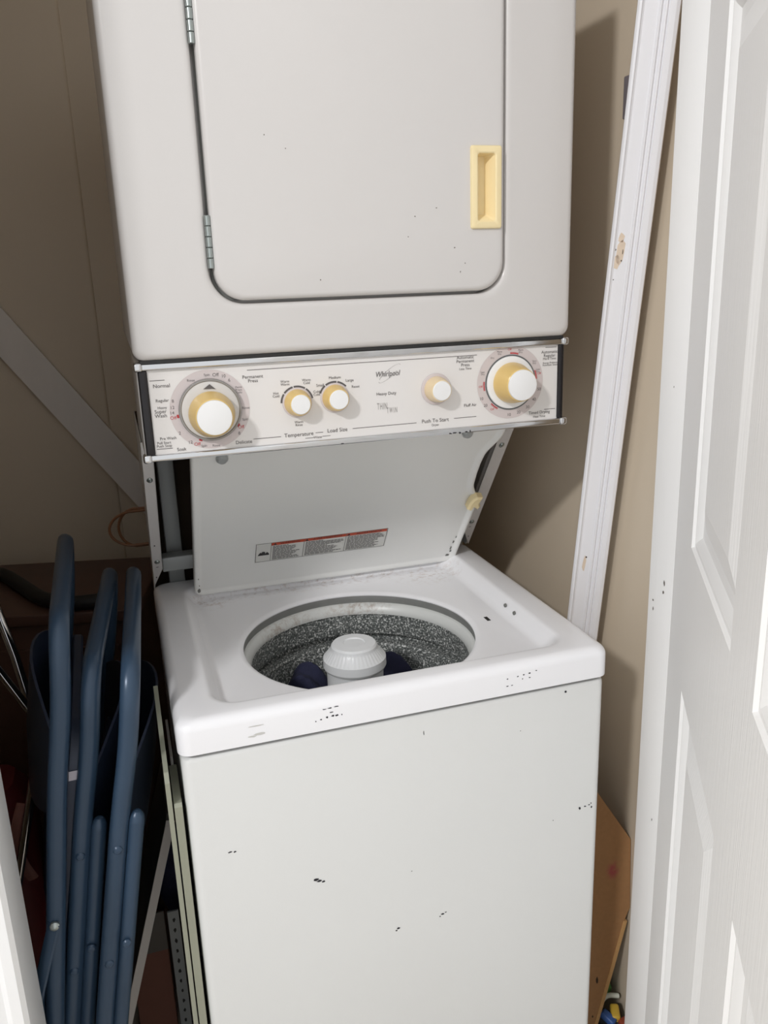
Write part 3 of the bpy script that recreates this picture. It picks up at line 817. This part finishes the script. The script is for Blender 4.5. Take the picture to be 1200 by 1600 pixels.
# ------------------------------------------------------------------ hardboard offcut and toys in the gap
hb = thing('hardboard_sheet', 'orange brown hardboard offcut leaning between the washer and the right wall', 'board')
hp = [(0.640, 0.625), (0.687, 0.547), (0.7435, 0.457), (0.7435, 0.32), (0.731, 0.294), (0.704, 0.203), (0.676, 0.1095), (0.655, 0.04), (0.644, 0.0), (0.626, 0.0), (0.626, 0.625)]
bm = NB()
hfr = lambda u, v, h: Vector((u, 0.085+0.06*v+h, v))
loft(bm, [[hfr(u, v, 0) for u, v in hp], [hfr(u, v, 0.005) for u, v in hp]], True, True)
obj('sheet', bm, M['osb'], hb, False)
bm = NB()
el = [(0.731, 0.296), (0.704, 0.203), (0.676, 0.1095), (0.655, 0.04), (0.644, 0.002)]
loft(bm, [[hfr(u-0.0005, v, -0.0012), hfr(u+0.0068, v-0.001, -0.0012), hfr(u+0.0068, v-0.001, 0.0048), hfr(u-0.0005, v, 0.0048)] for u, v in el], True, True)
obj('sawn_edge', bm, M['osbedge'], hb, False)
bm = NB(); flecks(bm, lambda u, v: hfr(u, v, -0.0006), [(0.677, 0.190, .0025, .009), (0.668, 0.115, .002, .004)])
obj('dark_knot', bm, M['rear'], hb, False)
def block(name, label, x, y, z, sx, sy, sz, rz, m, tilt=0.0, bev=0.004):
    bm = NB(); box(bm, -sx, sx, -sy, sy, 0, 2*sz, bev)
    o = obj(name, bm, m)
    o.location = (x, y, z); o.rotation_euler = (tilt, 0, rz)
    return tag(o, label, 'toy')
tag(lump('cloth_bundle', (0.703, 0.100, 0.050), 0.030, 0.052, 5, M['darkcloth']), 'charcoal cloth lying on the floor under the toy pieces', 'cloth')
block('toy_brick', 'blue plastic toy piece lowest beside the hardboard edge', 0.697, 0.088, 0.100, .008, .014, .007, .5, M['toyblue'], .3)
block('toy_brick', 'yellow plastic toy piece right of the blue one', 0.715, 0.092, 0.100, .008, .014, .008, -.4, M['toyyellow'], .2)
block('toy_brick', 'dark red toy piece in front of the yellow one', 0.722, 0.070, 0.096, .009, .010, .006, .2, M['toyred'])
bm = NB(); tube(bm, fillet([(0.694, 0.112, 0.112), (0.712, 0.118, 0.123), (0.735, 0.112, 0.119)], .02), 0.0045, 12)
tag(obj('toy_track', bm, M['toywhite']), 'pale curved plastic toy strip lying above the coloured toy pieces', 'toy')
tag(lump('toy_ball', (0.716, 0.142, 0.120), 0.018, 0.026, 21, M['toygreen']), 'green rounded toy behind the pale plastic strip', 'toy')
tag(lump('cloth_bundle', (0.716, 0.190, 0.110), 0.023, 0.112, 6, M['darkcloth']), 'charcoal cloth standing against the right wall behind the green toy', 'cloth')

# ------------------------------------------------------------------ left side: chairs and clutter
def chair(label, x0, slope, yaw, H, bulge, Wc=0.40, y0=0.02, sr=1):
    """folded steel chair seen edge on; local x = thickness, y = width, z = height"""
    t = thing('folding_chair', label, 'chair', (x0, y0, 0.0), (0, math.atan(slope), -yaw), 'folded blue chairs leaning by the washer')
    k = H
    R = 0.0108
    bm = NB()
    path = fillet([(0, 0, 0.012), (0, 0, k-0.20), (0.004, 0.0, k-0.10), (0.0, 0.0, k), (0.0, Wc, k), (0.004, Wc, k-0.10), (0, Wc, k-0.20), (0, Wc, 0.012)], 0.075, 8)
    tube(bm, path, R, 12, 1.15); obj('frame', bm, M['chair'], t)
    for y in (0, Wc):
        bm = NB(); lathe(bm, [(0.0001, 0), (0.0125, 0), (0.0132, 0.004), (0.0125, 0.035), (0.0105, 0.036)], 14, lambda p, yy=y: Vector((p.x, yy+p.y, p.z))); obj('foot_cap', bm, M['black'], t)
    # backrest pan between the uprights, bowed out
    bm = NB()
    rows_ = 12
    lp = []
    for i in range(rows_+1):
        y = 0.006 + (Wc-0.012)*i/rows_
        b = bulge*math.sin(PI*i/rows_)
        cut = 0.060*(abs(2*i/rows_-1)**2.2)
        lp.append([(b, y, k-0.31+cut), (b+0.0035, y, k-0.31+cut), (b*1.1+0.0035, y, k-0.21), (b+0.0035, y, k-0.11-cut), (b, y, k-0.11-cut), (b*1.1, y, k-0.21)])
    loft(bm, lp, True, True); obj('backrest', bm, M['chairpan'], t, angle=40)
    return t, R
def chair_rest(t, R, Wc, off_leg, off_seat, zleg, zseat, seat_top, link):
    zb = 0.035 if link else 0.0
    # rear leg frame beside the first
    y0_, y1_ = 0.002, Wc-0.002
    for yy, s in ((y0_, 1), (y1_, -1)):
        bm = NB(); tube(bm, [(off_leg, yy, 0.012), (off_leg, yy, zleg*0.6), (off_leg, yy, zleg)], 0.0102, 12)
        lathe(bm, [(0.0102, zleg), (0.0098, zleg+0.004), (0.0080, zleg+0.009), (0.0048, zleg+0.0125), (0.0001, zleg+0.0135)], 12, lambda p, y=yy: Vector((off_leg+p.x, y+p.y, p.z))); obj('rear_leg', bm, M['chair'], t)
        bm = NB(); lathe(bm, [(0.0001, 0), (0.0118, 0), (0.0122, 0.004), (0.0118, 0.03), (0.0100, 0.031)], 14, lambda p, y=yy: Vector((off_leg+p.x, y+p.y, p.z))); obj('foot_cap', bm, M['black'], t)
    bm = NB(); tube(bm, [(off_leg, y0_, 0.16+zb), (off_leg, y1_, 0.16+zb)], 0.007, 10); obj('cross_bar', bm, M['chair'], t)
    bm = NB(); tube(bm, [(0, 0, 0.10+zb), (0, Wc, 0.10+zb)], 0.007, 10); obj('cross_bar', bm, M['chair'], t)
    # seat pan folded against the frame: rounded rectangle with a rolled rim
    bm = NB()
    sp = [(y, z) for y, z in rr(0.016, Wc-0.016, zseat, seat_top, 0.05, 8)]
    s0, s1 = off_seat
    def sf(u, v, h):
        q = (v-zseat)/(seat_top-zseat)
        return Vector((s0 + (s1-s0)*q + h, u, v))
    loft(bm, [[sf(u, v, -0.003) for u, v in inset(sp, 0.012)], [sf(u, v, -0.003) for u, v in inset(sp, 0.004)], [sf(u, v, 0.0) for u, v in sp], [sf(u, v, 0.010) for u, v in sp], [sf(u, v, 0.013) for u, v in inset(sp, 0.004)], [sf(u, v, 0.013) for u, v in inset(sp, 0.012)]], True, True)
    obj('seat', bm, M['chairpan'], t, angle=40)
# chair 1: nearest the left jamb, rear legs on its left
t, R = chair('folded blue steel chair leftmost of three, with a worn sticker on its seat', -0.2645, 0.139, -0.020, 1.050, -0.042)
chair_rest(t, R, 0.40, -0.0215, (-0.004, 0.0155), 0.555, 0.50, 0.90, True)
bm = NB(); tube(bm, [(-0.0215, -0.010, 0.545), (-0.012, -0.012, 0.60), (-0.002, -0.0115, 0.655)], 0.0085, 10, 0.5)
obj('brace', bm, M['chair'], t)
for (a, b, z) in ((-0.0215, -0.0135, 0.548), (-0.001, -0.0150, 0.652)):
    bm = NB(); lathe(bm, [(0.0001, .0035), (.004, .0025), (.0062, 0), (.0065, -.003)], 16, lambda p, c=(a, b, z): Vector((c[0]+p.x, c[1]-p.z, c[2]+p.y))); obj('rivet', bm, M['zinc'], t)
bm = NB()
bm.faces.new([bm.verts.new(Vector((0.0130+a, 0.0150, z))) for a, z in ((0.000, 0.838), (0.0125, 0.840), (0.0125, 0.853), (0.000, 0.851))])
o = obj('sticker', bm, M['sticker'], t, False); o['label'] = 'small worn pale sticker'
# chairs 2 and 3: rear legs to the right
t, R = chair('folded blue steel chair standing between the two other blue chairs', -0.2577, 0.170, 0.066, 0.985, 0.035, 0.40, 0.046)
chair_rest(t, R, 0.40, 0.0200, (0.006, 0.010), 0.770, 0.42, 0.74, False)
t2 = t
t, R = chair('folded blue steel chair rightmost of three, touching the washer', -0.2195, 0.178, 0.040, 0.990, 0.040)
chair_rest(t, R, 0.40, 0.0205, (0.006, 0.010), 0.785, 0.42, 0.74, False)
for tt, zz in ((t2, (0.735, 0.56)), (t, (0.75, 0.58))):
    for a, z in ((0.0, zz[0]), (0.0200, zz[0]-0.14), (0.0, zz[1])):
        bm = NB(); lathe(bm, [(0.0001, .0025), (.004, .0018), (.0058, 0), (.006, -.002)], 16, lambda p, c=(a, -0.0112, z): Vector((c[0]+p.x, c[1]-p.z, c[2]+p.y))); obj('rivet', bm, M['chair'], tt)

# taupe board with an off-white edge, leaning on the washer's left side
lb = thing('shelf_board', 'dark taupe board with off-white front edge leaning low against the washer side', 'board')
def lbf(u, y, h):       # u up the board, y along it, h thickness to the right
    P = Vector((-0.190, 0, 0)); e = Vector((0.290, 0, 1)).normalized(); nn = Vector((1, 0, -0.290)).normalized()
    return P + u*e + Vector((0, y, 0)) + h*nn
pts = [(0.0, 0.302), (0.575, 0.302), (0.590, 0.316), (0.590, 0.48), (0.0, 0.48)]
bm = NB(); loft(bm, [[lbf(u, y, 0.0) for u, y in pts], [lbf(u, y, 0.013) for u, y in pts]], True, True); obj('panel', bm, M['taupe'], lb, False)
bm = NB(); loft(bm, [[lbf(u, y, -0.0006) for u, y in ((0.0, 0.2995), (0.575, 0.2995), (0.585, 0.303), (0.0, 0.303))], [lbf(u, y, 0.0136) for u, y in ((0.0, 0.2995), (0.575, 0.2995), (0.585, 0.303), (0.0, 0.303))]], True, True)
obj('edge_band', bm, M['offwhite'], lb, False)
# thin pale sheets standing against the washer's left side
def sheet(label, x0, x1, y0, y1, z1, m, cut=0.0, rise=0.0):
    bm = NB()
    pr = [(y0, 0.0), (y0, z1-cut), (y0+cut, z1), (y1, z1+rise), (y1, 0)]
    loft(bm, [[(x0, y, z) for y, z in pr], [(x1, y, z) for y, z in pr]], True, True)
    return tag(obj('metal_sheet', bm, m, None, False), label, 'sheet', 'thin sheets beside the washer')
sheet('pale sage metal strip standing closest to the washer left side', -0.0145, -0.0045, 0.004, 0.10, 0.785, M['sage'], 0.004)
sheet('thin pale metal strip left of the broader sage strip', -0.0225, -0.0165, 0.004, 0.16, 0.828, M['sage'], 0.01, 0.05)
sheet('thin dull strip rising highest beside the washer top', -0.0110, -0.0075, 0.12, 0.24, 0.78, M['offwhite'], 0.01)

# dark wooden chest behind the chairs
ch = thing('chest', 'dark brown wooden chest standing behind the folded chairs', 'chest', (-0.10, 0.70, 0), (0, 0, -0.24))
bm = NB(); box(bm, -0.45, 0.105, -0.165, 0.135, 0.838, 0.860, 0.003); obj('chest_lid', bm, M['darkwood'], ch)
bm = NB(); box(bm, -0.44, 0.095, -0.152, 0.130, 0.0, 0.837, 0.003); obj('chest_body', bm, M['darkwood'], ch)
bm = NB(); box(bm, -0.41, 0.065, -0.157, -0.150, 0.10, 0.79, 0.002); obj('front_panel', bm, M['darkwood'], ch)
bm = NB(); tube(bm, fillet([(-0.45, 0.86, 0.874), (-0.291, 0.800, 0.874), (-0.200, 0.600, 0.874), (-0.150, 0.550, 0.874), (-0.075, 0.548, 0.874)], 0.06), 0.0135, 12)
tag(obj('hose', bm, M['black']), 'thick black hose lying across the dark chest top', 'hose')
# whitewashed board leaning diagonally on the back wall
b0, b1 = Vector((-0.42, 0.925, 1.6087)), Vector((0.60, 0.925, 0.1093))
ee = (b1-b0).normalized(); up = Vector((-ee.z, 0, ee.x))
if up.z < 0: up = -up
bm = NB()
hw = 0.0335
loft(bm, [[b0+up*s*hw+Vector((0, d, 0)) for s, d in ((-1, 0), (1, 0), (1, 0.018), (-1, 0.018))], [b1+up*s*hw+Vector((0, d, 0)) for s, d in ((-1, 0), (1, 0), (1, 0.018), (-1, 0.018))]], True, True)
tag(obj('plank', bm, M['greywood'], None, False), 'whitewashed plank leaning diagonally across the beige back wall', 'board')
# brown cord loops behind the machine
bm = NB()
for dz, dx in ((0.0, 0.0), (0.004, 0.006)):
    pts = [(0.05, 0.75+dx, 0.981)] + [(-0.022 + dx - (0.049-dx*2)*math.cos(math.radians(a)), 0.75+dx, 0.945 + 0.036*math.sin(math.radians(a)) + dz*math.sin(math.radians(a*1.0))) for a in range(80, -81, -10)] + [(0.05, 0.75+dx, 0.909-dz)]
    tube(bm, pts, 0.0028, 8)
tag(obj('cord', bm, M['copper']), 'brown cord loops hanging out behind the machine above the chest', 'cord')
# chrome legged stand
st = thing('chrome_stand', 'crossed chrome tube stand left of the folded chairs', 'stand')
bm = NB(); tube(bm, [(-0.270, 0.42, 1.06), (-0.2265, 0.385, 0.860), (-0.205, 0.36, 0.72)], 0.0075, 12); obj('leg', bm, M['chrome'], st)
bm = NB(); tube(bm, [(-0.33, 0.36, 1.02), (-0.246, 0.35, 0.852), (-0.205, 0.345, 0.765)], 0.0065, 12); obj('leg', bm, M['chrome'], st)
bm = NB(); tube(bm, [(-0.205, 0.36, 0.73), (-0.32, 0.36, 0.30), (-0.40, 0.36, 0.0)], 0.0075, 12); obj('leg', bm, M['chrome'], st)
bm = NB(); tube(bm, [(-0.33, 0.36, 1.02), (-0.40, 0.37, 0.75), (-0.50, 0.38, 0.0)], 0.0065, 12); obj('leg', bm, M['chrome'], st)
# red bag behind the chairs
bg = thing('bag', 'dark red rounded bag with a pale curved stripe, left of the folded chairs', 'bag')
bm = NB()
lps = []
for t, k in ((0, .80), (.02, .93), (.08, 1), (.5, 1.04), (.85, 1), (.95, .90), (.99, .70), (1.0, .4)):
    lps.append([(-0.330 + (x)*k, 0.455 + (y)*k, 0.615*t) for x, y in rr(-0.080, 0.085, -0.07, 0.07, 0.045, 6)])
loft(bm, lps, True, True)
obj('bag_body', bm, M['red'], bg)
bm = NB(); tube(bm, fillet([(-0.254, 0.402, 0.585), (-0.262, 0.391, 0.565), (-0.272, 0.3845, 0.535), (-0.272, 0.3835, 0.490), (-0.258, 0.391, 0.445)], .03), 0.011, 10, 0.4)
obj('stripe', bm, M['pinkstripe'], bg)
# carton and slotted strip between board and washer
ca = thing('carton', 'brown carton standing low between the leaning board and the washer', 'box')
bm = NB(); box(bm, -0.120, -0.052, 0.40, 0.50, 0.0, 0.235, 0.002); obj('carton_body', bm, M['carton'], ca)
bm = NB(); box(bm, -0.108, -0.052, 0.396, 0.399, 0.225, 0.31, 0.001); obj('flap', bm, M['taupe'], ca)
sl = thing('slotted_strip', 'grey slotted metal strip standing beside the carton', 'strip')
bm = NB(); box(bm, -0.046, -0.026, 0.384, 0.388, 0.0, 0.315); obj('strip', bm, M['galv'], sl, False)
bm = NB()
for k in range(13):
    flecks(bm, lambda u, v: Vector((u, 0.3836, v)), [(-0.036, 0.02+k*0.023, .003, .006)])
o = obj('slots', bm, M['inkblack'], sl, False)
tag(lump('cloth_bundle', (-0.030, 0.47, 0.36), 0.026, 0.10, 8, M['navycloth']), 'navy cloth bundle above the carton against the washer side', 'cloth')

# flecks and fine print too small to pick apart singly
for o in S.objects:
    if o.parent and o.name.split('.')[0] in ('paint_chips', 'rust_chips', 'specks', 'scuff', 'slots', 'label_print', 'label_band', 'label_lettering', 'lettering', 'red_lettering', 'script_lettering', 'wordmark', 'bare_patch', 'nail_hole', 'dark_knot'):
        o['kind'] = 'stuff'
